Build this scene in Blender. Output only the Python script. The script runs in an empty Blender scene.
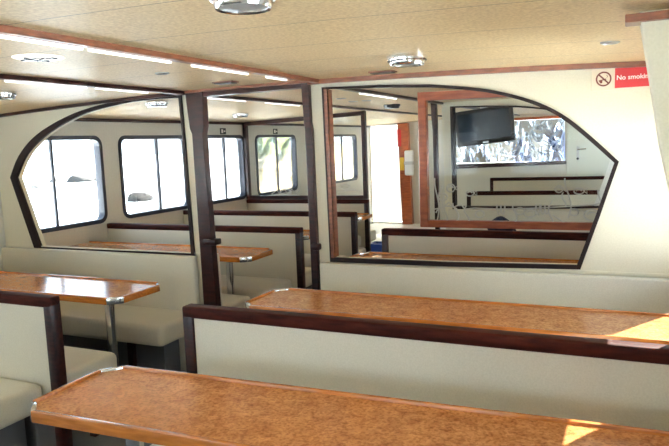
import bpy, bmesh, math, random
from mathutils import Vector, Matrix
from mathutils.geometry import tessellate_polygon

C = bpy.context.scene.collection
SC = bpy.context.scene
rnd = random.Random(7)

# ------------------------------------------------------------------ camera, sky, sun, exposure
CAM_H = 1.55
F, CX, CY = 640.0, 334.5, 223.0
def unit(v): return Vector(v).normalized()
_y = unit(((632-CX)/F, (133-CY)/F, 1.0))
_x = -Vector(((-1050-CX)/F, (196-CY)/F, 1.0)); _x = (_x - _x.dot(_y)*_y).normalized()
_z = _x.cross(_y)
cam = bpy.data.cameras.new('camera'); cam_o = bpy.data.objects.new('camera', cam); C.objects.link(cam_o)
cam.sensor_width = 36; cam.lens = F/669*36; cam.clip_end = 2000; cam.clip_start = .02
cam_o.matrix_world = Matrix(((_x[0], -_x[1], -_x[2], 0), (_y[0], -_y[1], -_y[2], 0), (_z[0], -_z[1], -_z[2], CAM_H), (0, 0, 0, 1)))
SC.camera = cam_o
def ray(px, py):
    c = Vector(((px-CX)/F, (py-CY)/F, 1)); return Vector((_x.dot(c), _y.dot(c), _z.dot(c)))
def aty(px, py, y):
    d = ray(px, py); t = y/d.y; return Vector((d.x*t, y, CAM_H+d.z*t))
def atx(px, py, x):
    d = ray(px, py); t = x/d.x; return Vector((x, d.y*t, CAM_H+d.z*t))
def atz(px, py, z):
    d = ray(px, py); t = (z-CAM_H)/d.z; return Vector((d.x*t, d.y*t, z))

w = bpy.data.worlds.new('sky'); SC.world = w; w.use_nodes = True
nt = w.node_tree; bg = nt.nodes['Background']
tc = nt.nodes.new('ShaderNodeTexCoord'); sep = nt.nodes.new('ShaderNodeSeparateXYZ'); rp = nt.nodes.new('ShaderNodeValToRGB')
nt.links.new(tc.outputs['Generated'], sep.inputs[0]); nt.links.new(sep.outputs['Z'], rp.inputs[0]); nt.links.new(rp.outputs[0], bg.inputs['Color'])
rp.color_ramp.elements[0].position = 0.0; rp.color_ramp.elements[0].color = (.76, .89, 1, 1)
rp.color_ramp.elements[1].position = .7; rp.color_ramp.elements[1].color = (.55, .75, 1, 1)
bg.inputs['Strength'].default_value = 4.0
sun = bpy.data.lights.new('sun', 'SUN'); sun.energy = 105; sun.angle = .009; sun.color = (1, .955, .88)
sun_o = bpy.data.objects.new('sun', sun); C.objects.link(sun_o)
SUN_DIR = Vector((-.5, -.866, -.873)).normalized()
sun_o.rotation_euler = SUN_DIR.to_track_quat('-Z', 'Y').to_euler()
SC.view_settings.view_transform = 'Standard'; SC.view_settings.look = 'None'; SC.view_settings.gamma = 1
SC.view_settings.use_curve_mapping = False
SC.view_settings.exposure = 0.72
SC.cycles.max_bounces = 10; SC.cycles.diffuse_bounces = 6; SC.cycles.transparent_max_bounces = 24
SC.cycles.caustics_reflective = False; SC.cycles.caustics_refractive = False
SC.cycles.sample_clamp_indirect = 8

# ------------------------------------------------------------------ materials
def mat(name, col, rough=.5, metal=0, coat=0, spec=.5):
    m = bpy.data.materials.new(name); m.use_nodes = True
    b = m.node_tree.nodes['Principled BSDF']
    b.inputs['Base Color'].default_value = (*col, 1); b.inputs['Roughness'].default_value = rough
    b.inputs['Metallic'].default_value = metal; b.inputs['Coat Weight'].default_value = coat
    b.inputs['Coat Roughness'].default_value = .08; b.inputs['Specular IOR Level'].default_value = spec
    return m
def noise_col(m, c1, c2, scale, stretch=(1, 1, 1), detail=4, lo=.35, hi=.65, bump=0, rough_tex=None):
    t = m.node_tree; N = t.nodes; L = t.links; b = N['Principled BSDF']
    co = N.new('ShaderNodeTexCoord'); mp = N.new('ShaderNodeMapping'); mp.inputs['Scale'].default_value = stretch
    n = N.new('ShaderNodeTexNoise'); n.inputs['Scale'].default_value = scale; n.inputs['Detail'].default_value = detail
    r = N.new('ShaderNodeValToRGB'); r.color_ramp.elements[0].position = lo; r.color_ramp.elements[1].position = hi
    r.color_ramp.elements[0].color = (*c1, 1); r.color_ramp.elements[1].color = (*c2, 1)
    L.new(co.outputs['Object'], mp.inputs[0]); L.new(mp.outputs[0], n.inputs['Vector']); L.new(n.outputs['Fac'], r.inputs[0])
    L.new(r.outputs[0], b.inputs['Base Color'])
    if bump:
        bp = N.new('ShaderNodeBump'); bp.inputs['Strength'].default_value = bump; bp.inputs['Distance'].default_value = .002
        L.new(n.outputs['Fac'], bp.inputs['Height']); L.new(bp.outputs[0], b.inputs['Normal'])
    return m, n, r, co
M = {}
M['mahogany'] = noise_col(mat('mahogany', (.1, .02, .015), .33, coat=.12, spec=.35), (.013, .003, .003), (.040, .008, .006), 9, (1, 6, 6))[0]
M['red_mahogany'] = noise_col(mat('red_mahogany', (.3, .06, .02), .3, coat=.3), (.28, .055, .015), (.43, .105, .03), 8, (1, 5, 5))[0]
M['brown_trim'] = noise_col(mat('brown_trim', (.2, .06, .03), .35, coat=.2), (.13, .042, .02), (.23, .075, .035), 9, (2, 2, 8))[0]
M['lip_wood'] = noise_col(mat('lip_wood', (.5, .2, .05), .25, coat=.5), (.36, .115, .018), (.54, .19, .035), 10, (1, 8, 8))[0]
# burl laminate of the tables
m, n, r, co = noise_col(mat('burl', (.4, .15, .05), .16, spec=.6), (.34, .115, .036), (.74, .35, .13), 24, (1, 1, 1), 9, .3, .70)
n.inputs['Distortion'].default_value = .7; n.inputs['Roughness'].default_value = .75
n2 = m.node_tree.nodes.new('ShaderNodeTexNoise'); n2.inputs['Scale'].default_value = 90; n2.inputs['Detail'].default_value = 6
mx = m.node_tree.nodes.new('ShaderNodeMix'); mx.data_type = 'RGBA'; mx.blend_type = 'MULTIPLY'; mx.inputs[0].default_value = .55
r2 = m.node_tree.nodes.new('ShaderNodeValToRGB'); r2.color_ramp.elements[0].position = .38; r2.color_ramp.elements[0].color = (.45, .35, .3, 1); r2.color_ramp.elements[1].position = .52
L = m.node_tree.links; L.new(co.outputs['Object'], n2.inputs['Vector']); L.new(n2.outputs['Fac'], r2.inputs[0])
L.new(r.outputs[0], mx.inputs[6]); L.new(r2.outputs[0], mx.inputs[7]); L.new(mx.outputs[2], m.node_tree.nodes['Principled BSDF'].inputs['Base Color'])
M['burl'] = m
M['vinyl'] = noise_col(mat('cream_vinyl', (.62, .59, .48), .42), (.63, .60, .50), (.69, .66, .56), 160, bump=.25)[0]
M['wall'] = noise_col(mat('cream_wall', (.72, .68, .54), .55), (.73, .69, .54), (.78, .74, .59), 120, bump=.15)[0]
M['white_paint'] = mat('white_paint', (.8, .8, .76), .4)  # white stands in for sunlight on the slanted jamb
M['grey_wall'] = noise_col(mat('pale_lining', (.6, .6, .55), .55), (.62, .61, .55), (.66, .65, .59), 60)[0]
# speckled ceiling panels with fine seams across the boat
m, n, r, co = noise_col(mat('ceiling_panel', (.6, .5, .36), .45), (.56, .40, .205), (.76, .59, .345), 95, detail=6, bump=.1)
t = m.node_tree
sx = t.nodes.new('ShaderNodeSeparateXYZ'); t.links.new(co.outputs['Object'], sx.inputs[0])
def node(op, a, b_):
    q = t.nodes.new('ShaderNodeMath'); q.operation = op
    for i, v in enumerate((a, b_)):
        if hasattr(v, 'links'): t.links.new(v, q.inputs[i])
        elif v is not None: q.inputs[i].default_value = v
    return q.outputs[0]
fr = node('FRACT', node('DIVIDE', node('ADD', sx.outputs['Y'], 10-.18), .43), None)
seam = node('LESS_THAN', fr, .012)
mx = t.nodes.new('ShaderNodeMix'); mx.data_type = 'RGBA'; mx.inputs[7].default_value = (.25, .17, .10, 1)
t.links.new(seam, mx.inputs[0]); t.links.new(r.outputs[0], mx.inputs[6]); t.links.new(mx.outputs[2], t.nodes['Principled BSDF'].inputs['Base Color'])
M['ceiling'] = m
M['carpet'] = noise_col(mat('dark_carpet', (.05, .05, .05), .9), (.10, .107, .12), (.20, .207, .22), 200)[0]
M['plinth'] = mat('dark_plinth', (.15, .15, .157), .7)
M['chrome'] = mat('chrome', (.82, .83, .85), .12, 1)
M['steel'] = mat('brushed_steel', (.55, .55, .56), .3, 1)
M['rail'] = noise_col(mat('dark_rail', (.05, .01, .008), .5, spec=.1), (.024, .005, .004), (.066, .013, .008), 9, (1, 6, 6))[0]
M['rubber'] = mat('black_rubber', (.016, .008, .008), .5, spec=.2)
M['dark_metal'] = mat('dark_anodised_frame', (.018, .02, .035), .35)
M['white_plastic'] = mat('white_plastic', (.82, .82, .80), .35)
M['black_plastic'] = mat('black_plastic', (.012, .012, .014), .3)
m = mat('strip_light', (.9, .9, .88), .3); m.node_tree.nodes['Principled BSDF'].inputs['Emission Color'].default_value = (1, .98, .94, 1); m.node_tree.nodes['Principled BSDF'].inputs['Emission Strength'].default_value = .9; M['strip_light'] = m  # emission stands in for window reflections on the polished batten trim
m = mat('lit_disc', (.9, .9, .88), .4); m.node_tree.nodes['Principled BSDF'].inputs['Emission Color'].default_value = (1, .98, .94, 1); m.node_tree.nodes['Principled BSDF'].inputs['Emission Strength'].default_value = .35; M['lit_disc'] = m  # emission added so the ceiling vent shows bright white
M['red'] = mat('red_sign', (.55, .015, .02), .4)
M['sign_cream'] = mat('sign_cream', (.85, .76, .60), .45)
M['sign_brown'] = mat('sign_ring', (.16, .025, .010), .5)
M['white_ink'] = mat('white_ink', (.9, .85, .8), .5)
M['blue'] = mat('blue_plastic', (.01, .06, .35), .4)
M['navy'] = noise_col(mat('navy_cloth', (.012, .02, .06), .8), (.008, .014, .045), (.02, .03, .08), 30)[0]
M['yellow'] = mat('yellow', (.75, .45, .03), .5)
M['door_grey'] = mat('grey_green_door', (.66, .69, .62), .45)
M['lens'] = mat('frosted_lens', (.30, .30, .29), .2, spec=.7)
m = mat('tv_screen', (.010, .018, .030), .18, spec=.3); M['screen'] = m
def thin_glass(name, tint, gloss):
    m = bpy.data.materials.new(name); m.use_nodes = True; t = m.node_tree; t.nodes.clear()
    o = t.nodes.new('ShaderNodeOutputMaterial'); tr = t.nodes.new('ShaderNodeBsdfTransparent'); gl = t.nodes.new('ShaderNodeBsdfGlossy')
    tr.inputs[0].default_value = (*tint, 1); gl.inputs['Roughness'].default_value = .02
    lw = t.nodes.new('ShaderNodeFresnel'); lw.inputs['IOR'].default_value = 1.35
    mu = t.nodes.new('ShaderNodeMath'); mu.operation = 'MULTIPLY'; mu.inputs[1].default_value = gloss
    mix = t.nodes.new('ShaderNodeMixShader'); t.links.new(lw.outputs[0], mu.inputs[0]); t.links.new(mu.outputs[0], mix.inputs[0])
    t.links.new(tr.outputs[0], mix.inputs[1]); t.links.new(gl.outputs[0], mix.inputs[2]); t.links.new(mix.outputs[0], o.inputs[0])
    return m
M['glass'] = thin_glass('window_glass', (.97, .98, .98), .8)
M['screen_glass'] = thin_glass('screen_glass', (.95, .96, .95), .35)  # clear in place of mirror silvering, showing the reflection modelled behind
m = bpy.data.materials.new('etched_frost'); m.use_nodes = True; t = m.node_tree; b = t.nodes['Principled BSDF']
b.inputs['Base Color'].default_value = (.85, .86, .83, 1); b.inputs['Roughness'].default_value = .7
tr = t.nodes.new('ShaderNodeBsdfTransparent'); mix = t.nodes.new('ShaderNodeMixShader'); mix.inputs[0].default_value = .62
t.links.new(tr.outputs[0], mix.inputs[1]); t.links.new(b.outputs[0], mix.inputs[2]); t.links.new(mix.outputs[0], t.nodes['Material Output'].inputs[0])
M['frost'] = m
m = bpy.data.materials.new('translucent_white'); m.use_nodes = True; t = m.node_tree; b = t.nodes['Principled BSDF']
b.inputs['Base Color'].default_value = (.85, .85, .83, 1); b.inputs['Roughness'].default_value = .5
tl = t.nodes.new('ShaderNodeBsdfTranslucent'); tl.inputs[0].default_value = (.36, .37, .36, 1); mix = t.nodes.new('ShaderNodeMixShader'); mix.inputs[0].default_value = .6
t.links.new(b.outputs[0], mix.inputs[1]); t.links.new(tl.outputs[0], mix.inputs[2]); t.links.new(mix.outputs[0], t.nodes['Material Output'].inputs[0])
M['translucent'] = m
m = bpy.data.materials.new('crinkled_clear_vinyl'); m.use_nodes = True; t = m.node_tree; t.nodes.clear()
o = t.nodes.new('ShaderNodeOutputMaterial'); tr = t.nodes.new('ShaderNodeBsdfTransparent'); gl = t.nodes.new('ShaderNodeBsdfGlossy')
gl.inputs['Roughness'].default_value = .06; gl.inputs[0].default_value = (.62, .68, .80, 1)
mix = t.nodes.new('ShaderNodeMixShader'); mix.inputs[0].default_value = .97
t.links.new(tr.outputs[0], mix.inputs[1]); t.links.new(gl.outputs[0], mix.inputs[2]); t.links.new(mix.outputs[0], o.inputs[0])
co = t.nodes.new('ShaderNodeTexCoord'); mp = t.nodes.new('ShaderNodeMapping'); mp.inputs['Scale'].default_value = (3.2, 1, 1.3)
nz = t.nodes.new('ShaderNodeTexNoise'); nz.inputs['Scale'].default_value = 1.0; nz.inputs['Detail'].default_value = 1.5; nz.inputs['Distortion'].default_value = 2.2
bp = t.nodes.new('ShaderNodeBump'); bp.inputs['Strength'].default_value = 1; bp.inputs['Distance'].default_value = .12
t.links.new(co.outputs['Object'], mp.inputs[0]); t.links.new(mp.outputs[0], nz.inputs['Vector']); t.links.new(nz.outputs['Fac'], bp.inputs['Height']); t.links.new(bp.outputs[0], gl.inputs['Normal'])
M['crinkle'] = m
M['sea'] = noise_col(mat('sea', (.5, .6, .65), .25), (.55, .62, .66), (.7, .76, .8), .5, bump=.3)[0]
M['rock'] = noise_col(mat('rock', (.3, .28, .25), .9), (.006, .006, .006), (.020, .019, .0175), 2.5)[0]
m, n, r, co = noise_col(mat('hillside', (.3, .3, .1), .95), (.045, .075, .012), (.12, .135, .03), .35, detail=6, lo=.4, hi=.6)
t = m.node_tree; sx = t.nodes.new('ShaderNodeSeparateXYZ'); t.links.new(co.outputs['Object'], sx.inputs[0])
mr = t.nodes.new('ShaderNodeMapRange'); mr.inputs['From Min'].default_value = -.3; mr.inputs['From Max'].default_value = .9
nz = t.nodes.new('ShaderNodeMath'); nz.operation = 'MULTIPLY_ADD'; nz.inputs[1].default_value = 2.5; nz.inputs[2].default_value = -1.25
t.links.new(n.outputs['Fac'], nz.inputs[0]); ad = t.nodes.new('ShaderNodeMath'); t.links.new(sx.outputs['Z'], ad.inputs[0]); t.links.new(nz.outputs[0], ad.inputs[1])
t.links.new(ad.outputs[0], mr.inputs['Value'])
mx = t.nodes.new('ShaderNodeMix'); mx.data_type = 'RGBA'; mx.inputs[6].default_value = (.30, .23, .11, 1)
t.links.new(mr.outputs[0], mx.inputs[0]); t.links.new(r.outputs[0], mx.inputs[7]); t.links.new(mx.outputs[2], t.nodes['Principled BSDF'].inputs['Base Color'])
M['hill'] = m

# ------------------------------------------------------------------ mesh helpers
def new(): return bmesh.new()
def box(bm, x0, x1, y0, y1, z0, z1, bev=0, seg=2):
    b = bmesh.new(); bmesh.ops.create_cube(b, size=1)
    for v in b.verts: v.co = Vector(((x0+x1)/2+v.co.x*(x1-x0), (y0+y1)/2+v.co.y*(y1-y0), (z0+z1)/2+v.co.z*(z1-z0)))
    if bev: bmesh.ops.bevel(b, geom=b.edges[:], offset=bev, segments=seg, profile=.5, affect='EDGES')
    join(bm, b); return bm
def join(bm, b, mtx=None):
    if mtx: bmesh.ops.transform(b, matrix=mtx, verts=b.verts)
    vm = {v: bm.verts.new(v.co) for v in b.verts}
    for f in b.faces:
        try: bm.faces.new([vm[v] for v in f.verts])
        except ValueError: pass
    b.free()
def prism(bm, poly, lo, hi, axis='z', bev=0):
    """poly: 2D points; extruded along axis between lo and hi. axis z: (x,y); axis y: (x,z); axis x: (y,z)."""
    def P(p, h): return {'z': (p[0], p[1], h), 'y': (p[0], h, p[1]), 'x': (h, p[0], p[1])}[axis]
    b = bmesh.new()
    a = [b.verts.new(P(p, lo)) for p in poly]; c = [b.verts.new(P(p, hi)) for p in poly]
    b.faces.new(a); b.faces.new(c); n = len(poly)
    for i in range(n): b.faces.new((a[i], a[(i+1) % n], c[(i+1) % n], c[i]))
    bmesh.ops.recalc_face_normals(b, faces=b.faces)
    if bev: bmesh.ops.bevel(b, geom=b.edges[:], offset=bev, segments=2, profile=.5, affect='EDGES')
    join(bm, b); return bm
def ring(bm, outer, inner, lo, hi, axis='y', skip=()):
    n = len(outer)
    for i in range(n):
        if i in skip: continue
        j = (i+1) % n; prism(bm, [outer[i], outer[j], inner[j], inner[i]], lo, hi, axis)
    return bm
def holed(bm, outer, holes, lo, hi, axis):
    def P(p, h): return {'y': Vector((p[0], h, p[1])), 'x': Vector((h, p[0], p[1]))}[axis]
    loops = [outer]+holes; flat = [p for l in loops for p in l]
    tri = tessellate_polygon([[Vector((p[0], p[1], 0)) for p in l] for l in loops])
    A = [bm.verts.new(P(p, lo)) for p in flat]; B = [bm.verts.new(P(p, hi)) for p in flat]
    for q in tri:
        if len(set(q)) == 3:
            try: bm.faces.new([A[i] for i in q]); bm.faces.new([B[i] for i in q])
            except ValueError: pass
    k = 0
    for l in loops:
        n = len(l)
        for i in range(n):
            a, b_ = k+i, k+(i+1) % n
            bm.faces.new((A[a], A[b_], B[b_], B[a]))
        k += n
    bmesh.ops.recalc_face_normals(bm, faces=bm.faces)
    return bm
def tube(bm, pts, r, seg=8, cap=True):
    pts = [Vector(p) for p in pts]; rings = []
    for i, p in enumerate(pts):
        d = (pts[min(i+1, len(pts)-1)]-pts[max(i-1, 0)]).normalized()
        u = d.cross(Vector((0, 0, 1)) if abs(d.z) < .9 else Vector((1, 0, 0))).normalized(); v = d.cross(u)
        rings.append([bm.verts.new(p+u*r*math.cos(2*math.pi*k/seg)+v*r*math.sin(2*math.pi*k/seg)) for k in range(seg)])
    for a, b_ in zip(rings, rings[1:]):
        for k in range(seg): bm.faces.new((a[k], a[(k+1) % seg], b_[(k+1) % seg], b_[k]))
    if cap: bm.faces.new(rings[0]); bm.faces.new(rings[-1])
    return bm
def lathe(bm, prof, c=(0, 0, 0), seg=28):
    rings = [[bm.verts.new((c[0]+r*math.cos(2*math.pi*k/seg), c[1]+r*math.sin(2*math.pi*k/seg), c[2]+z)) for k in range(seg)] for r, z in prof]
    for a, b_ in zip(rings, rings[1:]):
        for k in range(seg): bm.faces.new((a[k], a[(k+1) % seg], b_[(k+1) % seg], b_[k]))
    bm.faces.new(rings[0]); bm.faces.new(rings[-1])
    return bm
def rrect(a0, a1, b0, b1, r, seg=5):
    pts = []
    for cx, cy, s in ((a1-r, b1-r, 0), (a0+r, b1-r, 90), (a0+r, b0+r, 180), (a1-r, b0+r, 270)):
        for k in range(seg+1):
            t = math.radians(s+90*k/seg); pts.append((cx+r*math.cos(t), cy+r*math.sin(t)))
    return pts
def wloc(o):
    v = Vector(o.location); p = o.parent
    while p: v += Vector(p.location); p = p.parent
    return v
def obj(name, bm, material, parent=None, smooth=False, label=None, origin=None):
    me = bpy.data.meshes.new(name)
    base = wloc(parent) if parent else Vector(origin or (0, 0, 0))
    bmesh.ops.recalc_face_normals(bm, faces=bm.faces)
    for v in bm.verts: v.co -= base
    bm.to_mesh(me); bm.free()
    if smooth:
        me.polygons.foreach_set('use_smooth', [True]*len(me.polygons))
        try: me.set_sharp_from_angle(angle=math.radians(38))
        except Exception: pass
    me.materials.append(M[material] if isinstance(material, str) else material)
    o = bpy.data.objects.new(name, me); C.objects.link(o)
    if parent: o.parent = parent
    else: o.location = base
    if label: o['label'] = label
    return o
def thing(name, label, cat, loc, group=None):
    o = bpy.data.objects.new(name, None); C.objects.link(o); o.location = loc; o.empty_display_size = .1
    o['label'] = label; o['category'] = cat
    if group: o['group'] = group
    return o
def tag(o, label, cat, group=None):
    o['label'] = label; o['category'] = cat
    if group: o['group'] = group
    return o
def struct(o, label=None, cat=None):
    o['kind'] = 'structure'
    if label: o['label'] = label
    if cat: o['category'] = cat
    return o

# ------------------------------------------------------------------ the room
PORT, STBD, FWD, AFT = -4.55, .30, -1.9, 11.5
MID = -2.05
def ceil_z(x): return 1.935-.0104*(x-MID)**2
bm = new(); box(bm, PORT-.1, STBD+.1, FWD-.1, AFT+3, -.08, 0)
struct(obj('floor', bm, 'carpet'), 'dark carpeted deck under the tables and benches', 'floor')
bm = new(); nx, ny = 24, 8
gr = [[[bm.verts.new((PORT-.1+(STBD-PORT+.2)*i/nx, FWD-.1+(AFT-FWD+.2)*j/ny, ceil_z(PORT-.1+(STBD-PORT+.2)*i/nx)+k*.04)) for k in (0, 1)] for j in range(ny+1)] for i in range(nx+1)]
for i in range(nx):
    for j in range(ny):
        for k in (0, 1): bm.faces.new((gr[i][j][k], gr[i+1][j][k], gr[i+1][j+1][k], gr[i][j+1][k]))
for i in range(nx):
    for j in (0, ny): bm.faces.new((gr[i][j][0], gr[i+1][j][0], gr[i+1][j][1], gr[i][j][1]))
for j in range(ny):
    for i in (0, nx): bm.faces.new((gr[i][j][0], gr[i][j+1][0], gr[i][j+1][1], gr[i][j][1]))
struct(obj('ceiling', bm, 'ceiling', smooth=True), 'low cambered ceiling of speckled tan panels with fine seams', 'ceiling')

bm = new(); box(bm, -4.5, -2.2, 7.7, AFT, 0, .006)  # pale sheet stands in for daylight glare on the dark deck
struct(obj('floor_stern', bm, 'white_plastic'), 'pale deck covering at the end of the aisle by the stern door', 'floor')

WZ0, WZ1 = .90, 1.70
port_w = [(-1.4, .2), (.5, 1.7), (1.6, 2.7), (3.62, 4.60), (4.84, 5.92), (6.18, 7.06), (7.36, 8.48), (9.55, 10.82)]
stbd_w = [(.4, 1.5), (2.436, 3.466), (5.4, 6.2), (7.2, 8.0), (9.9, 11.2)]  # first and last put in to brighten the ceiling and the far door
def side_wall(name, x0, x1, wins, z0, z1, label):
    bm = new(); top = ceil_z(x0)+.02
    holes = [rrect(a+.012, b-.012, z0+.012, z1-.012, .075) for a, b in wins]
    holed(bm, [(FWD-.05, 0), (AFT+.05, 0), (AFT+.05, top), (FWD-.05, top)], holes, x0, x1, 'x')
    return struct(obj(name, bm, 'grey_wall'), label, 'wall')
side_wall('wall_port', PORT-.06, PORT, port_w, WZ0, WZ1, 'pale port side wall with the row of wide windows')
SZ0, SZ1 = .86, 1.60
side_wall('wall_starboard', STBD, STBD+.03, stbd_w, SZ0, SZ1, 'pale starboard side wall with windows, right of the tables')
win_words = {3: 'wide black-framed sliding window seen through the left end of the curved opening', 4: 'wide black-framed sliding window seen left of the dark doorway post',
             5: 'black-framed sliding window seen through the central doorway', 6: 'black-framed window showing the green hill, behind the far etched screen',
             7: 'farthest narrow-looking side window, seen through the right-hand opening'}
def window(n, side, a, b, z0, z1, label):
    xin = PORT if side == 'p' else STBD; s = 1 if side == 'p' else -1
    bm = new(); ring(bm, rrect(a-.012, b+.012, z0-.012, z1+.012, .095), rrect(a+.026, b-.026, z0+.026, z1-.026, .06), xin-(.065 if side == 'p' else .03)*s, xin+.012*s, 'x')
    fr = struct(obj('window_%d' % n, bm, 'dark_metal', origin=(xin, (a+b)/2, z0)), label, 'window')
    m_ = (a+b)/2+(.03 if a < 3.3 or a > 4 else -.07)
    bm = new(); box(bm, xin-.018*s-.003, xin-.018*s+.003, a+.02, b-.02, z0+.02, z1-.02); obj('pane', bm, 'glass', fr)
    if side == 's' and 2 < a < 3: return fr
    bm = new(); box(bm, xin-.018*s-.011, xin-.018*s+.011, m_-.012, m_+.012, z0+.02, z1-.02); obj('mullion', bm, 'dark_metal', fr)
    bm = new(); tube(bm, [(xin-.01*s, m_-.07, z0+.36), (xin+.025*s, m_-.07, z0+.36), (xin+.025*s, m_-.07, z0+.24), (xin-.01*s, m_-.07, z0+.24)], .006, 6); obj('catch', bm, 'black_plastic', fr)
    return fr
k = 1
for i, (a, b) in enumerate(port_w):
    window(k, 'p', a, b, WZ0, WZ1, win_words.get(i, ['port window beside the bow end benches', 'port window beside the near left bench', 'port window beside the left bench and table'][i] if i < 3 else '')); k += 1
for i, (a, b) in enumerate(stbd_w):
    window(k, 's', a, b, SZ0, SZ1, ['starboard window beside the nearest table', 'starboard window that lights the burl tables', 'starboard window behind the partition', 'starboard window beside the aft benches', 'sternmost starboard window'][i]); k += 1
bm = new(); holed(bm, [(PORT, 0), (STBD, 0), (STBD, 1.93), (PORT, 1.93)], [rrect(-4.2, -2.4, .9, 1.7, .08), rrect(-1.9, .05, .9, 1.7, .08)], FWD-.05, FWD, 'y')  # unseen wide windows added to let in fill light
struct(obj('wall_bow', bm, 'wall'), 'cream bow bulkhead with two wide windows behind the viewer', 'wall')
for a, b in ((-4.2, -2.4), (-1.9, .05)):
    bm = new(); ring(bm, rrect(a-.012, b+.012, .888, 1.712, .09), rrect(a+.03, b-.03, .93, 1.67, .06), FWD-.055, FWD+.012)
    f = struct(obj('window_%d' % k, bm, 'dark_metal', origin=(a, FWD, .9)), 'bow window on the %s side behind the viewer' % ('port' if a < -3 else 'starboard'), 'window'); k += 1
    bm = new(); box(bm, a, b, FWD-.03, FWD-.02, .9, 1.7); obj('pane', bm, 'glass', f)

# ------------------------------------------------------------------ forward partition with its two curved openings
PY = 3.5
def pl(pts, y=PY): return [(lambda v: (v.x, v.z))(aty(px, py, y)) for px, py in pts]
L_out = pl([(11.5, 177.5), (20, 156), (37, 135.5), (67, 117), (101, 105), (141, 97.5), (182, 94.5), (186, 140), (195.5, 256), (115, 252.5), (36, 249)])
L_in = pl([(21, 177.5), (33, 152), (57, 131.5), (91, 113.5), (134, 103), (160, 100.5), (178.5, 99.5), (182.5, 140), (190.5, 252), (115, 248.8), (45, 245.5)])
R_out = pl([(322.5, 87.5), (380, 85), (430, 84.5), (464, 86.7), (495, 90.5), (532, 100), (561.6, 113.6), (588.5, 134), (619, 161.5), (600, 216), (580.5, 269), (450, 266.3), (331, 261.5)])
R_in = pl([(329.5, 89.8), (380, 88.5), (430, 88.3), (463, 90.5), (493, 94.5), (529, 104), (558, 117.5), (584, 137.5), (613, 163), (595, 214), (576, 263.5), (450, 260.5), (336.5, 256)])
def smooth_arc(p, i0, i1, sub=4):
    out = list(p[:i0])
    for i in range(i0, i1):
        p0, p1, p2, p3 = p[max(i-1, i0)], p[i], p[i+1], p[min(i+2, i1)]
        for k in range(sub):
            t = k/sub; out.append(tuple(.5*(2*b+(c-a)*t+(2*a-5*b+4*c-d)*t*t+(3*b-a-3*c+d)*t**3) for a, b, c, d in zip(p0, p1, p2, p3)))
    return out+list(p[i1:])
L_out, L_in = smooth_arc(L_out, 0, 5), smooth_arc(L_in, 0, 5)
R_out, R_in = smooth_arc(R_out, 2, 8), smooth_arc(R_in, 2, 8)
def toward(a, b, f): return [(p[0]*(1-f)+q[0]*f, p[1]*(1-f)+q[1]*f) for p, q in zip(a, b)]
L_in, R_in = toward(L_out, L_in, .68), toward(R_out, R_in, .78)
def mean(a, b, f=.85): return [(p[0]*(1-f)+q[0]*f, p[1]*(1-f)+q[1]*f) for p, q in zip(a, b)]
pil_l, pil_r = -2.56, -1.78
def top_line(x0, x1, n=10): return [(x0+(x1-x0)*i/n, ceil_z(x0+(x1-x0)*i/n)+.01) for i in range(n+1)]
bm = new(); holed(bm, [(PORT, 0), (-2.56, 0)]+top_line(-2.64, PORT), [mean(L_out, L_in)], PY, PY+.05, 'y')
struct(obj('wall_partition_port', bm, 'wall'), 'cream partition wall left of the doorway, pierced by a curved opening', 'wall')
bm = new(); holed(bm, [(-1.74, 0), (STBD, 0)]+top_line(STBD, -1.78), [mean(R_out, R_in)], PY, PY+.05, 'y')
struct(obj('wall_partition_starboard', bm, 'wall'), 'cream partition wall right of the doorway, pierced by a large curved opening', 'wall')
bm = new(); ring(bm, L_out, L_in, PY-.014, PY+.006); struct(obj('trim_1', bm, 'rubber'), 'dark frame around the left curved opening', 'trim')
bm = new(); ring(bm, R_out, R_in, PY-.014, PY+.006); struct(obj('trim_2', bm, 'rubber'), 'dark frame around the right curved opening', 'trim')
# warm mahogany lining visible inside the left jamb of the right opening
bm = new(); prism(bm, [R_in[0], R_in[-1], (R_in[-1][0]-.02, R_in[-1][1]), (R_in[0][0]-.02, R_in[0][1])], PY-.018, PY+.055, 'y')
struct(obj('trim_3', bm, 'brown_trim'), 'brown wooden jamb strip on the left edge of the right opening', 'trim')
def pillar(n, t0, t1, k0, k1, l0, l1, b0, b1, y, label):
    """kinked dark doorway post: wide head, narrower shaft"""
    def X(p): v = aty(*p, y); return (v.x, v.z)
    T0, T1, K0, K1, S0, S1, B0, B1 = map(X, (t0, t1, k0, k1, l0, l1, b0, b1))
    def drop(a, b_): t_ = (0-a[1])/(b_[1]-a[1]); return (a[0]+(b_[0]-a[0])*t_, 0)
    bm = new(); prism(bm, [(T0[0], ceil_z(T0[0])), (T1[0], ceil_z(T1[0])), K1, S1, drop(S1, B1), drop(S0, B0), S0, K0], y-.03, y+.03, 'y', .006)
    o = struct(obj('trim_%d' % n, bm, 'mahogany'), label, 'post')
    kn = aty((b0[0]+b1[0])/2, b0[1], y)
    return o
pl1 = pillar(4, (187.5, 94), (204.5, 92), (192.3, 129), (206.5, 126), (194.5, 134), (205.2, 134), (206.5, 310), (219.3, 310), PY, 'dark mahogany post on the left side of the doorway')
pl2 = pillar(5, (303, 87), (310.7, 83), (305.7, 123), (312.5, 122), (306.8, 130), (314, 130), (314, 288), (321, 288), PY, 'dark mahogany post on the right side of the doorway')
for p, n, x_ in ((pl1, 'left', (203.6, 215.6, 242)), (pl2, 'right', (311.6, 319, 247))):
    a = aty(x_[0], x_[2], PY-.03); b = aty(x_[1], x_[2], PY-.03)
    bm = new(); box(bm, a.x-.001, b.x+.001, PY-.038, PY+.038, a.z-.02, a.z+.02, .008, 2); obj('joint_collar', bm, 'mahogany', p, True)
a = aty(204, 97, PY); b = aty(304, 89, PY)
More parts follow.
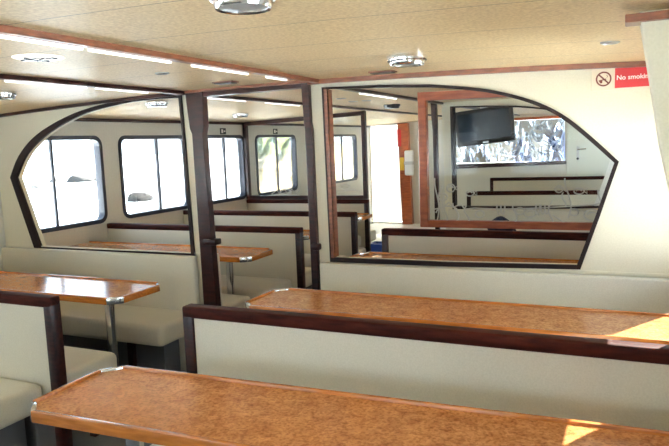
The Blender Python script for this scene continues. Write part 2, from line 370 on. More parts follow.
bm = new(); prism(bm, [(-2.56, ceil_z(-2.56)+.0), (-1.80, ceil_z(-1.8)), (-1.80, 1.895), (-2.56, 1.888)], PY-.015, PY+.06, 'y')
struct(obj('trim_6', bm, 'mahogany'), 'dark lintel across the top of the doorway', 'trim')
def cornice(n, x0, x1, y, h, d, label, material='brown_trim'):
    bm = new(); up = top_line(x0, x1); lo = [(x, z-h-.01) for x, z in reversed(up)]
    prism(bm, [(x, z-.008) for x, z in up]+lo, y-d, y, 'y')
    return struct(obj('trim_%d' % n, bm, material), label, 'trim')
cornice(7, PORT, -2.66, PY, .022, .03, 'dark trim where the left partition meets the ceiling', 'mahogany')
cornice(8, -1.76, STBD, PY, .026, .035, 'brown trim where the right partition meets the ceiling')
cornice(9, -2.66, -1.76, PY-.015, .016, .03, 'brown trim over the doorway')
# ledge line below the openings
for n, x0, x1, nm in ((10, PORT, -2.62, 'left'), (11, -1.74, STBD, 'right')):
    bm = new(); box(bm, x0, x1, PY-.006, PY, .842, .852); struct(obj('trim_%d' % n, bm, 'wall'), 'thin ledge above the bench back on the %s partition' % nm, 'trim')
# ceiling battens that run along the boat, with glowing strips for window glints on the trim
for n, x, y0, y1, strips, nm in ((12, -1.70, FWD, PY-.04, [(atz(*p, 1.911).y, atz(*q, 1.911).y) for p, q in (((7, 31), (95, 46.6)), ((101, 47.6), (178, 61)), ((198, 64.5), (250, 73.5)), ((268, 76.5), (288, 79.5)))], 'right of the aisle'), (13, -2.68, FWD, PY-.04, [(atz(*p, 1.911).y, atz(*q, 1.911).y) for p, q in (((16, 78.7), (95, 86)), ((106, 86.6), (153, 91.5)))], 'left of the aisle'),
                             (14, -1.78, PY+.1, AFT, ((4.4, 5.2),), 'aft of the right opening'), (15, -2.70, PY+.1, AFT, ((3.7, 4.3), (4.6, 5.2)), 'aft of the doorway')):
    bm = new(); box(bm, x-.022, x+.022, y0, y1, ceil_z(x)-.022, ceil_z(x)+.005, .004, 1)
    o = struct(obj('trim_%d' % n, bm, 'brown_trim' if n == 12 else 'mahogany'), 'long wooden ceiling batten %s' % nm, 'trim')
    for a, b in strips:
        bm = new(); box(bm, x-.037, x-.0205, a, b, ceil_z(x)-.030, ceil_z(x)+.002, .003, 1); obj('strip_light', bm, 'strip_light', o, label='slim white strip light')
bm = new(); box(bm, PORT, PORT+.02, FWD, AFT, ceil_z(PORT)-.03, ceil_z(PORT)+.01); struct(obj('trim_16', bm, 'mahogany'), 'dark trim along the top of the port wall', 'trim')
# leaning column at the right edge, with its wooden head
bm = new()
b2 = bmesh.new()
c_ = aty(643, 22, 2.0); d_ = aty(661, 150, 2.0)
q = [(c_.x-.01, 1.88), (.296, 1.88), (.296, 0), (.24, .75), (d_.x, d_.z)]
prism(bm, q, 2.0, 2.13, 'y', .005)
struct(obj('wall_column', bm, 'wall'), 'cream leaning wall column at the right edge, in front of the red sign', 'column')
bm = new(); box(bm, aty(625, 18, 1.98).x, .296, 1.975, 2.06, aty(650, 20, 1.975).z, aty(650, 11.5, 1.975).z, .003); struct(obj('trim_17', bm, 'brown_trim'), 'brown wooden head moulding on top of the right column', 'trim')

# ------------------------------------------------------------------ aft part: copy of the near partition as mirror reflection, aft bulkhead
P3 = 6.52
def sh(poly, dx=0): return [(x+dx, z) for x, z in poly]
R3o, R3i = sh(R_out, -.01), sh(R_in, -.01)
bm = new(); holed(bm, [(-1.74, 0), (STBD, 0)]+top_line(STBD, -1.78), [mean(R3o, R3i)], P3, P3+.05, 'y')
struct(obj('wall_partition_aft', bm, 'wall'), 'cream partition seen beyond the etched screen', 'wall')
bm = new(); ring(bm, R3o, R3i, P3-.018, P3+.068); struct(obj('trim_18', bm, 'rubber'), 'dark frame of the far opening behind the etched screen', 'trim')
bm = new(); prism(bm, [R3i[-5], R3i[-4], R3i[-3], (R3i[-3][0]-.06, R3i[-3][1]), (R3i[-4][0]-.06, R3i[-4][1]), (R3i[-5][0]-.06, R3i[-5][1]+.02)], P3-.02, P3+.06, 'y')
struct(obj('trim_19', bm, 'white_paint'), 'white slanted jamb at the right edge of the far opening', 'trim')
pillar(20, (431, 101), (436.5, 99), (432.5, 124), (437.5, 124), (433.2, 130), (437.5, 130), (435, 200), (439, 200), P3, 'dark kinked post seen through the left side of the etched screen')
pa = (PORT, STBD)
def bx_(px): return aty(px, 150, AFT).x
d1a, d1b = bx_(371), bx_(402)
v0, v1 = bx_(447), bx_(564.5)
D2 = (bx_(567), bx_(612))
bm = new(); holed(bm, [(PORT, 0), (STBD, 0)]+top_line(STBD, PORT), [[(d1a, .03), (d1b, .03), (d1b, 1.86), (d1a, 1.86)], [(v0, 1.12), (v1, 1.12), (v1, 1.84), (v0, 1.84)]], AFT, AFT+.06, 'y')
struct(obj('wall_aft', bm, 'grey_wall'), 'pale aft bulkhead carrying the screen and the doors', 'wall')
# door_1: bright white door leaf
bm = new(); prism(bm, rrect(d1a+.01, d1b-.01, .04, 1.85, .03), AFT+.01, AFT+.04, 'y')
d = struct(obj('door_1', bm, 'translucent', origin=(d1a, AFT, 0)), 'bright white stern door at the end of the aisle', 'door')
bm = new(); ring(bm, rrect(d1a+.10, d1b-.05, .12, 1.78, .07), rrect(d1a+.112, d1b-.062, .132, 1.768, .06), AFT+.002, AFT+.012); obj('door_panel_edge', bm, 'grey_wall', d)
bm = new(); tube(bm, [(d1a+.2, AFT-.03, 1.32), (d1a+.2, AFT-.03, .95)], .008); tube(bm, [(d1a+.2, AFT-.03, 1.3), (d1a+.2, AFT+.015, 1.3)], .006); tube(bm, [(d1a+.2, AFT-.03, .97), (d1a+.2, AFT+.015, .97)], .006); obj('door_handle', bm, 'steel', d)
for zz in (1.42, 1.30):
    pass
p0 = bx_(402.5); p1 = bx_(412.5)
bm = new(); prism(bm, [(p0, 0), (p1, 0), (p1-.05, 1.89), (p0-.05, 1.89)], AFT-.12, AFT, 'y', .008)
struct(obj('trim_21', bm, 'red_mahogany'), 'red-brown wooden post beside the white stern door', 'post')
# door_2: grey door at right
bm = new(); box(bm, D2[0], D2[1], AFT-.03, AFT, .02, 1.86, .004)
d = struct(obj('door_2', bm, 'door_grey', origin=(D2[0], AFT, 0)), 'plain grey-green door with lever handle behind the etched screen', 'door')
hx = bx_(578); 
bm = new(); box(bm, hx-.02, hx+.02, AFT-.045, AFT-.03, 1.13, 1.36, .004); obj('handle_plate', bm, 'steel', d)
bm = new(); tube(bm, [(hx, AFT-.03, 1.31), (hx, AFT-.08, 1.31), (hx+.13, AFT-.08, 1.32)], .011); obj('door_handle', bm, 'chrome', d, True)
bm = new(); tube(bm, [(hx, AFT-.03, 1.16), (hx, AFT-.06, 1.16)], .02, 12); obj('door_lock', bm, 'black_plastic', d, True)
xs = D2[0]+.16
bm = new(); box(bm, xs-.004, xs+.004, AFT-.034, AFT-.03, .05, 1.84); obj('door_seam', bm, 'grey_wall', d)
# mahogany rails round the crinkled window
bm = new(); prism(bm, [(v0-.05, 1.02), (v1+.03, 1.07), (v1+.03, 1.13), (v0-.05, 1.10)], AFT-.03, AFT, 'y'); struct(obj('trim_22', bm, 'mahogany'), 'dark rail along the foot of the crinkled clear sheet', 'trim')
bm = new(); box(bm, v0-.05, v1+.03, AFT-.03, AFT, 1.84, 1.885); struct(obj('trim_23', bm, 'red_mahogany'), 'red-brown rail along the top of the crinkled clear sheet', 'trim')

# crinkled clear vinyl sheet hanging in the aft opening
random.seed(3); bm = new(); U, V = 90, 40
ph = [(rnd.uniform(5, 22), rnd.uniform(-5, 5), rnd.uniform(0, 6.3), rnd.uniform(.003, .011)) for _ in range(12)]
g = []
for i in range(U+1):
    col = []
    for j in range(V+1):
        x = v0+.005+(v1-v0-.01)*i/U; z = 1.125+.71*j/V
        d_ = sum(a*math.sin(fx*x*1.3+fz*z*1.6+p+1.2*math.sin(3*z+fx)) for fx, fz, p, a in ph)
        col.append(bm.verts.new((x, AFT+.02+d_, z)))
    g.append(col)
for i in range(U):
    for j in range(V): bm.faces.new((g[i][j], g[i+1][j], g[i+1][j+1], g[i][j+1]))
o = obj('clear_vinyl_sheet', bm, 'crinkle', smooth=True); tag(o, 'crinkled clear plastic sheet hanging behind the black television', 'curtain')

# ------------------------------------------------------------------ tables
def table(label, x0, x1, y0, y1, free, poles, zt=.74, group='burl saloon tables'):
    c = .068
    root = thing('saloon_table', label, 'table', ((x0+x1)/2, (y0+y1)/2, 0), group)
    if free == 'L': out = [(x1, y0), (x1, y1), (x0+c, y1), (x0, y1-c), (x0, y0+c), (x0+c, y0)]
    else: out = [(x0, y1), (x0, y0), (x1-c, y0), (x1, y0+c), (x1, y1-c), (x1-c, y1)]
    e = .018; cx = (x0+x1)/2; cy = (y0+y1)/2; cc = c-.010
    a0, a1 = (x0+e, x1) if free == 'L' else (x0, x1-e)
    if free == 'L': inn = [(x1, y0+e), (x1, y1-e), (a0+cc, y1-e), (a0, y1-e-cc), (a0, y0+e+cc), (a0+cc, y0+e)]
    else: inn = [(x0, y1-e), (x0, y0+e), (a1-cc, y0+e), (a1, y0+e+cc), (a1, y1-e-cc), (a1-cc, y1-e)]
    bm = new(); prism(bm, inn, zt-.030, zt-.004); obj('table_top', bm, 'burl', root)
    for i in (1, 3, 5):
        j = (i+1) % 6
        bm = new(); prism(bm, [out[i], out[j], inn[j], inn[i]], zt-.034, zt+.006, 'z', .004); obj('edge_rail', bm, 'lip_wood', root, True, label='raised orange wooden edge rail')
    for i in (2, 4):
        j = (i+1) % 6
        bm = new(); prism(bm, [out[i], out[j], inn[j], inn[i]], zt-.036, zt+.004, 'z', .005); obj('corner_guard', bm, 'chrome', root, True, label='chrome corner guard')
    for px, py in poles:
        bm = new(); lathe(bm, [(.10, 0), (.10, .008), (.04, .02), (.029, .03), (.029, zt-.05), (.06, zt-.04), (.06, zt-.031)], (px, py, 0), 24)
        obj('pedestal', bm, 'chrome', root, True, label='round chrome pedestal')
    return root
T1 = table('nearest long burl table along the bottom of the photo', -1.80, .29, 1.345, 1.79, 'L', [(-1.46, 1.50), (0, 1.50)])
T1.rotation_euler.z = .042; T1.location.y += .044; T1.location.x += .002
T2 = table('long burl table behind the near bench, under the right opening', -1.835, .29, 2.715, 3.14, 'L', [(-1.55, 2.97), (0, 2.97)])
T3 = table('burl table on the left with bright window reflection on its top', -4.54, -2.575, 2.62, 3.06, 'R', [(-2.86, 2.86), (-4.2, 2.86)])
T4 = table('burl table just beyond the doorway, seen in the left opening', -4.54, -2.55, 3.93, 4.37, 'R', [(-2.80, 4.06), (-4.2, 4.06)])
T5 = table('wooden table seen along the bottom of the right opening', -1.83, .29, 3.97, 4.38, 'L', [(-1.55, 4.06), (0, 4.06)])
T6 = table('burl table beyond the doorway, mostly behind the bench end', -4.54, -2.62, 5.0, 5.42, 'R', [(-2.85, 5.2), (-4.2, 5.2)])
T7 = table('farthest small-looking table, its end right of the far bench', -4.54, -2.67, 6.38, 6.83, 'R', [(-2.75, 6.43), (-4.2, 6.43)])
T8 = table('table behind the etched screen carrying the dark blue bag', -1.60, .29, 5.0, 5.40, 'L', [(-1.3, 5.2), (0, 5.2)])

# ------------------------------------------------------------------ benches
def bench(label, x0, x1, y, free, zb=.88, near=True, far=True, group='double-sided saloon benches', dn=.47):
    root = thing('saloon_bench', label, 'bench', ((x0+x1)/2, y, 0), group)
    pw = .052
    xi0, xi1 = (x0+pw, x1) if free == 'L' else (x0, x1-pw)
    bm = new(); box(bm, xi0, xi1, y-.024, y+.024, .30, zb-.045, .008, 2); obj('backrest', bm, 'vinyl', root, True, label='cream vinyl backrest panel')
    bm = new(); box(bm, x0, x1, y-.032, y+.032, zb-.05, zb, .010, 3); obj('top_rail', bm, 'rail', root, True, label='dark mahogany top rail')
    bm = new()
    a, b = (x0, x0+pw) if free == 'L' else (x1-pw, x1)
    box(bm, a, b, y-.031, y+.031, 0, zb-.03, .008, 2); obj('end_post', bm, 'mahogany', root, True, label='dark mahogany end post')
    s0, s1 = (x0+.06, x1) if free == 'L' else (x0, x1-.09)
    for on, d0, d1 in ((near, y-dn, y-.03), (far, y+.03, y+.47)):
        if not on: continue
        bm = new(); box(bm, s0, s1, d0, d1, .315, .455, .035, 4); obj('seat_cushion', bm, 'vinyl', root, True, label='cream vinyl seat cushion')
        p0, p1 = (s0+.16, s1) if free == 'L' else (s0, s1-.16)
        q0, q1 = (d0+.24, d1) if d0 < y-.1 else (d0, d1-.24)
        bm = new(); box(bm, p0, p1, q0, q1, 0, .316, .006, 1); obj('plinth', bm, 'plinth', root, label='dark recessed plinth')
        bm = new(); lx = p0-.06 if free == 'L' else p1+.06
        ly = d0+.12 if d0 < y-.1 else d1-.12
        box(bm, lx-.022, lx+.022, ly-.022, ly+.022, 0, .316, .004, 1); obj('leg', bm, 'mahogany', root, label='dark mahogany leg')
    return root
B2 = bench('long cream bench with dark rail between the two near tables', -1.705, .29, 2.135, 'L', zb=.899)
B1 = bench('cream bench at the left edge of the photo, dark end post on its right', -4.54, -2.475, 2.135, 'R')
B4 = bench('cream bench framed by the doorway, behind its small table', -4.54, -2.45, 4.615, 'R')
B5 = bench('low-looking bench with dark rail across the bottom of the right opening', -1.70, .29, 4.50, 'L', dn=.36, zb=.905)
B6 = bench('second bench beyond the doorway, its dark end inside the right opening', -4.54, -2.45, 5.77, 'R')
B7 = bench('farthest port bench, below the far etched screen', -4.54, -2.84, 7.08, 'R')
B8 = bench('lower of the two dark bench rails behind the etched screen', -1.90, .22, 8.1, 'L', zb=.89)
B9 = bench('upper of the two dark bench rails behind the etched screen', -2.06, .22, 10.4, 'L', zb=.92)
B8.rotation_euler.z = B9.rotation_euler.z = .07; B8.location.y += .07; B9.location.y += .07
def wall_bench(label, x0, x1, y, s, free, group='benches built against the partitions'):
    """y: wall face, s=-1: seat towards the bow (near side), +1: towards the stern"""
    root = thing('wall_bench', label, 'bench', ((x0+x1)/2, y, 0), group)
    Y = lambda a, b: (min(y+s*a, y+s*b), max(y+s*a, y+s*b))
    bm = new(); box(bm, x0, x1, *Y(.008, .055), .29, .835, .012, 3); obj('backrest', bm, 'vinyl', root, True, label='cream padded backrest')
    bm = new(); box(bm, x0, x1, *Y(.02, .43), .315, .455, .035, 4); obj('seat_cushion', bm, 'vinyl', root, True)
    p0, p1 = (x0+.16, x1) if free == 'L' else (x0, x1-.2)
    bm = new(); box(bm, p0, p1, *Y(.02, .18), 0, .316); obj('plinth', bm, 'plinth', root)
    lx = p0-.08 if free == 'L' else p1-.12
    bm = new(); box(bm, lx-.022, lx+.022, *Y(.335, .375), 0, .316, .004, 1); obj('leg', bm, 'mahogany', root)
    return root
wall_bench('cream bench against the left partition, behind the reflecting table', -4.54, -2.66, PY-.002, -1, 'R')
wall_bench('cream bench against the right partition, mostly hidden by the second table', -1.72, .29, PY-.002, -1, 'L')
wall_bench('cream bench on the far side of the left partition, its corner in the doorway', -4.54, -2.56, PY+.052, 1, 'R')
wall_bench('bench on the far side of the right partition', -1.70, .29, PY+.052, 1, 'L')
wall_bench('cream bench backing onto the far partition behind the etched screen', -1.72, .29, P3-.002, -1, 'L')

# ------------------------------------------------------------------ etched mirrors in mahogany frames, clear panes with the reflection modelled behind
def screen(name, label, x0, x1, y, z0, z1l, z1r, material, fw, holes_w=None):  # framed etched mirror, built as a clear pane
    root = thing(name, label, 'screen', ((x0+x1)/2, y, z0), 'etched glass screens')
    for a, b in ((x0, x0+fw), (x1-fw, x1)):
        bm = new(); za = z1l if a == x0 else z1r
        box(bm, a, b, y-.03, y+.03, z0, za, .005, 1); obj('frame_post', bm, material, root)
    bm = new(); prism(bm, [(x0, z1l), (x1, z1r), (x1, z1r-fw), (x0, z1l-fw)], y-.028, y+.028, 'y'); obj('top_rail', bm, material, root)
    bm = new(); box(bm, x0, x1, y-.028, y+.028, z0, z0+fw*.85, .004, 1); obj('bottom_rail', bm, material, root)
    bm = new(); prism(bm, [(x0+fw*.5, z0+fw*.5), (x1-fw*.5, z0+fw*.5), (x1-fw*.5, z1r-fw*.5), (x0+fw*.5, z1l-fw*.5)], y-.003, y+.003, 'y'); obj('glass_pane', bm, 'screen_glass', root)
    return root
SY = 4.64
a = aty(418.5, 93.5, SY); b = aty(424, 230, SY)
S1 = screen('etched_screen', 'large etched glass screen in red-brown frame inside the right opening', a.x, .29, SY, .905, 1.905, 1.875, 'red_mahogany', .062)
PS = 7.08
a = aty(253, 200, PS); b = aty(368, 200, PS)
S2 = screen('etched_screen', 'small far etched glass screen in dark frame, seen through the doorway', PORT+.01, b.x, PS, .885, 1.872, 1.925, 'mahogany', .05)
# etched sea-life drawing on the glass: weed, shells, hoops and small fish
def etch(root, y, strokes, r):
    for nm, pts in strokes:
        bm = new(); tube(bm, [(lambda v: (v.x, y-.006, v.z))(aty(px, py, y)) for px, py in pts], r, 6)
        obj(nm, bm, 'frost', root, True)
def arc(cx, cy, rx, ry, t0, t1, n=9): return [(cx+rx*math.cos(math.radians(t0+(t1-t0)*i/n)), cy+ry*math.sin(math.radians(t0+(t1-t0)*i/n))) for i in range(n+1)]
def weed(x, y0, y1, a, n=12, ph_=0): return [(x+a*math.sin(ph_+5*i/n), y0+(y1-y0)*i/n) for i in range(n+1)]
st = []
st += [('etched_weed', weed(568, 218, 178, 3.2)), ('etched_weed', weed(564, 207, 192, 2, ph_=1)), ('etched_weed', weed(437, 222, 178, 2.2)), ('etched_weed', weed(441, 214, 186, 2.5, ph_=2)), ('etched_weed', weed(445, 222, 196, 2.5, ph_=1))]
for cx in (499, 503, 538, 543, 547): st.append(('etched_hoop', arc(cx, 207, 2.0, 7, 200, -20)))
for cx, cy, rx, ry in ((592, 215, 8, 5.5), (579, 191, 5, 3), (559, 189, 4, 3.4), (451, 188, 4, 4), (470, 193, 4, 3), (530, 213, 6, 4)):
    st.append(('etched_fish', arc(cx, cy, rx, ry, 0, 360, 16)))
    st.append(('etched_fish_tail', [(cx+rx, cy), (cx+rx+3, cy-2.5), (cx+rx+3, cy+2.5), (cx+rx, cy)]))
    st.append(('etched_fish_fin', arc(cx, cy, rx*.55, ry*.5, 180, 360, 6)))
st.append(('etched_wave', [(435, 209), (444, 207), (449, 202), (454, 207), (461, 204), (465, 209), (474, 208), (500, 209), (540, 208), (592, 205), (600, 203)]))
st.append(('etched_ray', [(553, 215), (562, 221), (568, 225)]))
st.append(('etched_weed', arc(448, 214, 12, 8, 190, 320)))
st += [('etched_weed', weed(456, 222, 203, 3)), ('etched_weed', weed(467, 222, 206, 2.4, ph_=1)), ('etched_weed', weed(515, 222, 206, 2.2)), ('etched_weed', weed(551, 222, 200, 2.5, ph_=2)), ('etched_weed', weed(600, 214, 190, 2))]
for cx, cy in ((480, 214), (520, 211), (574, 212), (443, 197)): st.append(('etched_shell', arc(cx, cy, 4.5, 3.5, 180, 540, 14)))
etch(S1, SY, st, .0055)
st = [('etched_weed', [(272, 194), (277, 190), (280, 194), (284, 188), (288, 194), (292, 189), (296, 194), (300, 190)]), ('etched_wave', [(266, 196), (280, 195), (300, 195.5)]),
      ('etched_fish', arc(286, 192, 6, 2.5, 0, 360, 12)), ('etched_fish', arc(345, 187, 5, 2.5, 0, 360, 12)), ('etched_wave', [(332, 190), (340, 192), (350, 190), (361, 191)]), ('etched_wave', [(332, 196), (345, 195), (361, 196)]), ('etched_weed', weed(292, 188, 176, 1))]
etch(S2, PS, st, .007)

# ------------------------------------------------------------------ ceiling fittings
def lamp(label, x, y, r=.085, m='chrome'):
    z = ceil_z(x); root = thing('ceiling_light', label, 'ceiling light', (x, y, z), 'round chrome ceiling lights')
    bm = new(); lathe(bm, [(r*.6, .002), (r, .002), (r*1.02, -.006), (r*.99, -.02), (r*.90, -.024), (r*.9, -.030), (r*.84, -.040), (r*.74, -.038), (r*.74, -.03)], (x, y, z), 36); obj('lamp_ring', bm, m, root, True)
    bm = new(); lathe(bm, [(r*.74, -.031), (r*.74, -.036), (r*.5, -.040), (.002, -.042)], (x, y, z), 32); obj('lens', bm, 'lens', root, True)
    return root
lamp('largest chrome ceiling light, cut by the top edge of the photo', *atz(243, 2, 1.897).xy, .080)
lamp('chrome ceiling light before the right opening', *atz(407, 61, 1.900).xy, .088)
lamp('chrome ceiling light at the left edge of the photo', *atz(1, 98, 1.885).xy)
lamp('chrome ceiling light seen through the left opening', *atz(157, 106, 1.885).xy)
lamp('chrome ceiling light seen in the middle of the doorway', -3.72, 5.75)
lamp('small far ceiling light at the right of the doorway', -3.96, 7.3)
lamp('dark round dome fitting near the stern door', -2.26, 6.36, .085, 'black_plastic')
def downlight(label, x, y, r, m='steel'):
    z = ceil_z(x); root = thing('recessed_light', label, 'ceiling light', (x, y, z), 'small recessed lights')
    bm = new(); lathe(bm, [(r, .002), (r, -.004), (r*.8, -.007), (r*.7, -.003)], (x, y, z), 24); obj('bezel', bm, m, root, True)
    bm = new(); lathe(bm, [(r*.7, -.003), (r*.4, -.004), (.001, -.0045)], (x, y, z), 20); obj('lens', bm, 'lens', root, True)
downlight('small oval-looking recessed light above the no smoking sign', *atz(610, 45, 1.884).xy, .035)
downlight('small recessed light right of the flat white ceiling light', -2.135, 2.61, .035)
downlight('first small recessed light inside the right opening', -2.25, 5.05, .045)
downlight('second small recessed light inside the right opening', -2.33, 5.5, .045, 'steel')
downlight('third small recessed light inside the right opening', -2.20, 5.5, .045, 'steel')
x, y = -2.134, 1.87; z = ceil_z(x)
root = thing('ceiling_light', 'flat round white ceiling light with dark slots, upper left', 'ceiling light', (x, y, z))  # a vent, with glow added to whiten it
bm = new(); lathe(bm, [(.098, .002), (.098, -.003), (.09, -.006), (.002, -.009)], (x, y, z), 36); obj('disc', bm, 'lit_disc', root, True)
for dx, dy, lx in ((-.055, -.01, .02), (0, -.012, .012), (.035, 0, .01), (-.02, .03, .02), (.055, .02, .01)):
    bm = new(); box(bm, x+dx-lx, x+dx+lx, y+dy-.012, y+dy+.012, z-.0115, z-.006); obj('slot', bm, 'black_plastic', root)
bm = new(); tube(bm, [(x+.02*math.cos(t)-.005, y+.06*math.sin(t), z-.0085) for t in [math.radians(a) for a in range(100, 270, 20)]], .005, 6); obj('slot', bm, 'black_plastic', root)
for x, y, lab in ((-1.22, 3.30, 'small dark louvred vent above the right opening'), (-2.16, 3.20, 'dark louvred vent above the doorway')):
    z = ceil_z(x); root = thing('louvre_vent', lab, 'vent', (x, y, z), 'dark ceiling vents')
    bm = new(); box(bm, x-.07, x+.07, y-.04, y+.04, z-.008, z+.002, .003, 1); obj('vent_frame', bm, 'brown_trim', root)
    for q in range(4):
        bm = new(); box(bm, x-.06, x+.06, y-.033+q*.018, y-.022+q*.018, z-.012, z-.008); obj('slat', bm, 'black_plastic', root)

# ------------------------------------------------------------------ no smoking sign
def spt(px, py, d=0): return aty(px, py, PY-d)
a = spt(593.5, 69.5); b = spt(614.8, 90)
zb_, zt_ = 1.768, 1.872
root = thing('no_smoking_sign', 'white and red No smoking sign on the right partition', 'sign', (a.x, PY, zb_))
bm = new(); box(bm, -.187, .128, PY-.006, PY, zb_-.006, zt_+.006, .002, 1); obj('plate', bm, 'sign_cream', root)
bm = new(); box(bm, -.081, .122, PY-.008, PY-.006, zb_+.004, zt_-.004); obj('red_field', bm, 'red', root, label='red panel with white words')
cx_, cz_, rr = -.132, 1.82, .036
bm = new(); n_ = 36
ring(bm, [(cx_+rr*math.cos(2*math.pi*i/n_), cz_+rr*math.sin(2*math.pi*i/n_)) for i in range(n_)], [(cx_+(rr-.007)*math.cos(2*math.pi*i/n_), cz_+(rr-.007)*math.sin(2*math.pi*i/n_)) for i in range(n_)], PY-.009, PY-.005)
s_ = rr*.68; prism(bm, [(cx_-s_-.003, cz_+s_-.002), (cx_-s_+.002, cz_+s_+.003), (cx_+s_+.003, cz_-s_+.002), (cx_+s_-.002, cz_-s_-.003)], PY-.009, PY-.005, 'y')
obj('prohibition_ring', bm, 'sign_brown', root, label='dark red ring with slash')
bm = new(); prism(bm, [(cx_-.022, cz_-.012), (cx_+.012, cz_-.003), (cx_+.011, cz_+.002), (cx_-.023, cz_-.006)], PY-.0075, PY-.005, 'y'); lathe_c = (cx_-.012, cz_-.014)
prism(bm, [(lathe_c[0]+.007*math.cos(t*.6), lathe_c[1]+.007*math.sin(t*.6)) for t in range(10)], PY-.0078, PY-.005, 'y')
tube(bm, [(cx_+.014, PY-.007, cz_+.004), (cx_+.018, PY-.007, cz_+.012), (cx_+.013, PY-.007, cz_+.018)], .0016, 5)
obj('cigarette_symbol', bm, 'sign_brown', root)
def text(body, size, loc, rot, material, parent, name='lettering', ext=.0008):
    cu = bpy.data.curves.new(name, 'FONT'); cu.body = body; cu.size = size; cu.extrude = ext; cu.offset = .0006
    o = bpy.data.objects.new(name, cu); C.objects.link(o); cu.materials.append(M[material])
    dg = bpy.context.evaluated_depsgraph_get(); me = bpy.data.meshes.new_from_object(o.evaluated_get(dg))
    bpy.data.objects.remove(o); bpy.data.curves.remove(cu); me.name = name; o = bpy.data.objects.new(name, me); C.objects.link(o)
    if parent: o.parent = parent; o.location = Vector(loc)-wloc(parent)
    o.rotation_euler = rot; return o
text('No smoking', .0315, (-.074, PY-.009, 1.811), (math.pi/2, 0, 0), 'white_ink', root)

# small dark plates above the port windows
for yy, px, lab in ((3.95, 56, 'small dark sign above the left-hand side window'), (6.62, 226.5, 'small dark sign above the doorway window'), (7.9, 277.5, 'small dark sign above the window with the hill')):
    z_ = 1.765
    root = thing('exit_plate', lab, 'sign', (PORT, yy, z_), 'small plates above the windows')
    bm = new(); box(bm, PORT, PORT+.008, yy-.06, yy+.06, z_-.045, z_+.03, .002, 1); obj('plate', bm, 'black_plastic', root)
    bm = new(); box(bm, PORT+.008, PORT+.010, yy-.04, yy-.005, z_-.03, z_+.015); box(bm, PORT+.008, PORT+.010, yy+.012, yy+.042, z_-.015, z_+.0); obj('symbol', bm, 'white_ink', root)

# ------------------------------------------------------------------ television
ty = 6.95
A_, B_, C_, D_ = aty(455, 112, ty), aty(515, 104, ty), aty(513, 140, ty), aty(457, 148, ty)
cen = (A_+B_+C_+D_)/4; wT = ((B_-A_).length+(C_-D_).length)/2; hT = ((A_-D_).length+(B_-C_).length)/2
root = thing('television', 'black flat television hung from the ceiling before the crinkled clear sheet', 'television', cen)
hw, hh = wT/2, hT/2
def loc_box(name, x0, x1, y0, y1, z0, z1, material, bev=0):
    bm = new(); box(bm, cen.x+x0, cen.x+x1, cen.y+y0, cen.y+y1, cen.z+z0, cen.z+z1, bev); return obj(name, bm, material, root, bool(bev))
loc_box('cabinet', -hw, hw, -.02, .04, -hh, hh, 'black_plastic', .012)
loc_box('display', -hw+.035, hw-.035, -.024, -.02, -hh+.05, hh-.035, 'screen')
loc_box('logo_badge', -.03, .03, -.024, -.02, -hh+.014, -hh+.03, 'steel')
loc_box('ceiling_bracket', -.03, .03, .03, .07, 0, hh+.045, 'steel')
root.rotation_euler = (0, -math.radians(5.5), 0)
root.location.z = min(root.location.z, ceil_z(cen.x)-hh-.06)

# ------------------------------------------------------------------ small loose things
a = aty(490, 227, 5.2); b = aty(511, 218, 5.2); bxx = (a.x+b.x)/2
root = thing('bag', 'dark blue cloth bag on the table behind the etched screen', 'bag', (bxx, 5.2, .746))
bm = new(); bmesh.ops.create_uvsphere(bm, u_segments=18, v_segments=10, radius=1)
for v in bm.verts:
    zz = v.co.z; v.co = Vector((bxx+v.co.x*(.10+.02*math.sin(5*zz)), 5.2+v.co.y*.09, .746+max(0, (zz+.6)/1.6)*.18))
obj('bag_body', bm, 'navy', root, True)
bm = new(); tube(bm, [(bxx-.05+.1*i/8+.08, 5.16, .80+.05*math.sin(math.pi*i/8)) for i in range(9)], .012, 8); obj('strap', bm, 'navy', root, True)
p = atz(379, 252, 0)
root = thing('crate', 'bright blue plastic crate on the deck by the stern door', 'crate', (p.x, p.y, 0))
bm = new(); ring(bm, rrect(p.x-.11, p.x+.14, p.y-.1, p.y+.15, .02), rrect(p.x-.09, p.x+.12, p.y-.08, p.y+.13, .015), .0, .11, 'z'); box(bm, p.x-.1, p.x+.13, p.y-.09, p.y+.14, 0, .012); obj('crate_body', bm, 'blue', root)
bm = new(); ring(bm, rrect(p.x-.12, p.x+.15, p.y-.11, p.y+.16, .02), rrect(p.x-.09, p.x+.12, p.y-.08, p.y+.13, .015), .11, .13, 'z'); obj('rim', bm, 'blue', root)
a = aty(396.5, 120, AFT-.14); b = aty(401.5, 138, AFT-.14)
root = thing('fire_extinguisher', 'red fire extinguisher high beside the white stern door', 'fire extinguisher', ((a.x+b.x)/2, AFT-.14, b.z))
ex = (a.x+b.x)/2
bm = new(); lathe(bm, [(.05, 0), (.06, .01), (.06, .30), (.04, .35), (.02, .37)], (ex, AFT-.07, 1.46), 20); obj('cylinder_body', bm, 'red', root, True)
bm = new(); box(bm, ex-.02, ex+.06, AFT-.085, AFT-.055, 1.83, 1.86, .004); obj('handle', bm, 'black_plastic', root)
bm = new(); tube(bm, [(ex+.03, AFT-.09, 1.83), (ex+.08, AFT-.1, 1.72), (ex+.07, AFT-.1, 1.55)], .010, 8); obj('hose', bm, 'black_plastic', root, True)
a = aty(401.5, 164, AFT-.14)
bm = new(); box(bm, a.x-.03, a.x+.05, AFT-.15, AFT-.125, a.z-.12, a.z+.12, .006); tag(obj('notice', bm, 'yellow'), 'small yellow notice on the red-brown post by the stern door', 'notice')
a = aty(409, 158, AFT-.15)
root = thing('life_jacket', 'white and grey jacket hanging on the red-brown post', 'life jacket', (a.x, AFT-.15, a.z-.3))
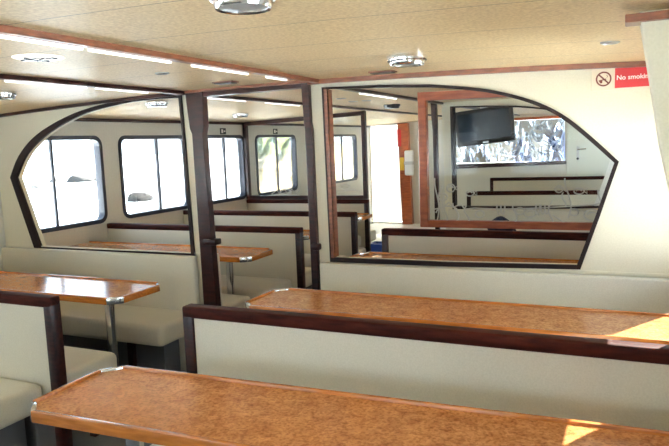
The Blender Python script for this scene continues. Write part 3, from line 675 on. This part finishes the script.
bm = new(); box(bm, a.x-.08, a.x+.09, AFT-.20, AFT-.122, a.z-.32, a.z+.14, .03, 3); obj('panel', bm, 'white_plastic', root, True)
bm = new(); box(bm, a.x-.085, a.x+.095, AFT-.206, AFT-.12, a.z-.12, a.z-.06, .01); obj('belt', bm, 'steel', root)

# ------------------------------------------------------------------ outside
for i, (x, wd, hz, lab) in enumerate(((-1.25, .34, 1.75, 'tall dark blue canvas cover outside, right of the television'), (-1.9, .22, 1.55, 'narrow dark blue canvas cover outside, behind the clear sheet'), (-2.75, .3, 1.5, 'dark canvas cover outside, left below the television'))):
    bm = new(); n_ = 26
    for k_ in range(8):
        pass
    prof = [(1.0, 0), (1.02, .1), (.96, hz*.4), (.9, hz*.7), (.6, hz*.92), (.12, hz)]
    rings_ = [[bm.verts.new((x+wd*f_*math.cos(2*math.pi*q/n_)*(1+.08*math.sin(5*2*math.pi*q/n_+i)), AFT+1.0+.3*f_*math.sin(2*math.pi*q/n_), z_)) for q in range(n_)] for f_, z_ in prof]
    for A2, B2_ in zip(rings_, rings_[1:]):
        for q in range(n_): bm.faces.new((A2[q], A2[(q+1) % n_], B2_[(q+1) % n_], B2_[q]))
    bm.faces.new(rings_[0]); bm.faces.new(rings_[-1])
    tag(obj('canvas_cover', bm, 'blue' if i < 2 else 'navy', smooth=True, origin=(x, AFT+1, 0)), lab, 'cover', 'canvas covers on the aft deck')
bm = new(); bmesh.ops.create_grid(bm, x_segments=40, y_segments=40, size=400)
for v in bm.verts: v.co.z = -1.6
o = obj('sea', bm, 'sea'); o['kind'] = 'stuff'; tag(o, 'bright overexposed sea outside the windows', 'sea')
def rock(px, py, wpx, hpx, label, seed):
    c = atz(px, py+hpx*.3, -1.6); s = (c-Vector((0, 0, CAM_H))).length/F
    rr_ = random.Random(seed); bm = new(); bmesh.ops.create_icosphere(bm, subdivisions=3, radius=1)
    offs = [(Vector((rr_.uniform(-1, 1), rr_.uniform(-1, 1), rr_.uniform(-1, 1))).normalized(), rr_.uniform(.1, .5)) for _ in range(14)]
    for v in bm.verts:
        k_ = 1+sum(a_*max(0, v.co.normalized().dot(d_)-.75)*2 for d_, a_ in offs)
        v.co = Vector((v.co.x*wpx*s*k_*.45, v.co.y*wpx*s*k_*.45, max(v.co.z, -.2)*hpx*s*k_*.8))+c
    tag(obj('rock', bm, 'rock', origin=c), label, 'rock', 'rocks in the sea')
rock(56, 181, 12, 4, 'long low grey rock seen in the left-hand window', 1)
rock(84, 179, 30, 8, 'largest jagged rock in the left-hand window', 2)
rock(36, 187, 9, 4, 'small rock near the left end of the left-hand window', 3)
rock(140, 198, 24, 9, 'dark rock low in the second side window', 4)
bm = new(); grid = []
for i in range(49):
    col = []
    for j in range(41):
        px = 250+112*i/48; dist = 34*(7**(j/40)); d_ = ray(px+1.5*math.sin(j*.9), 150); d_.z = 0; d_.normalize()
        u = i/48; e_ = min(1, u*9, (1-u)*4)
        h_ = e_*max(0, j-3)**1.25*.085*(1+.18*math.sin(j*.8+i*.5)+.12*math.sin(i*.9-j*.35))*(1-.55*min(1, max(0, (u-.35)*3)))
        col.append(bm.verts.new((d_.x*dist, d_.y*dist, -1.75+h_+.15*(j > 1))))
    grid.append(col)
for i in range(48):
    for j in range(40): bm.faces.new((grid[i][j], grid[i+1][j], grid[i+1][j+1], grid[i][j+1]))
o = obj('hill', bm, 'hill', smooth=True); o['kind'] = 'structure'; tag(o, 'green and tan hillside across the water', 'hill')
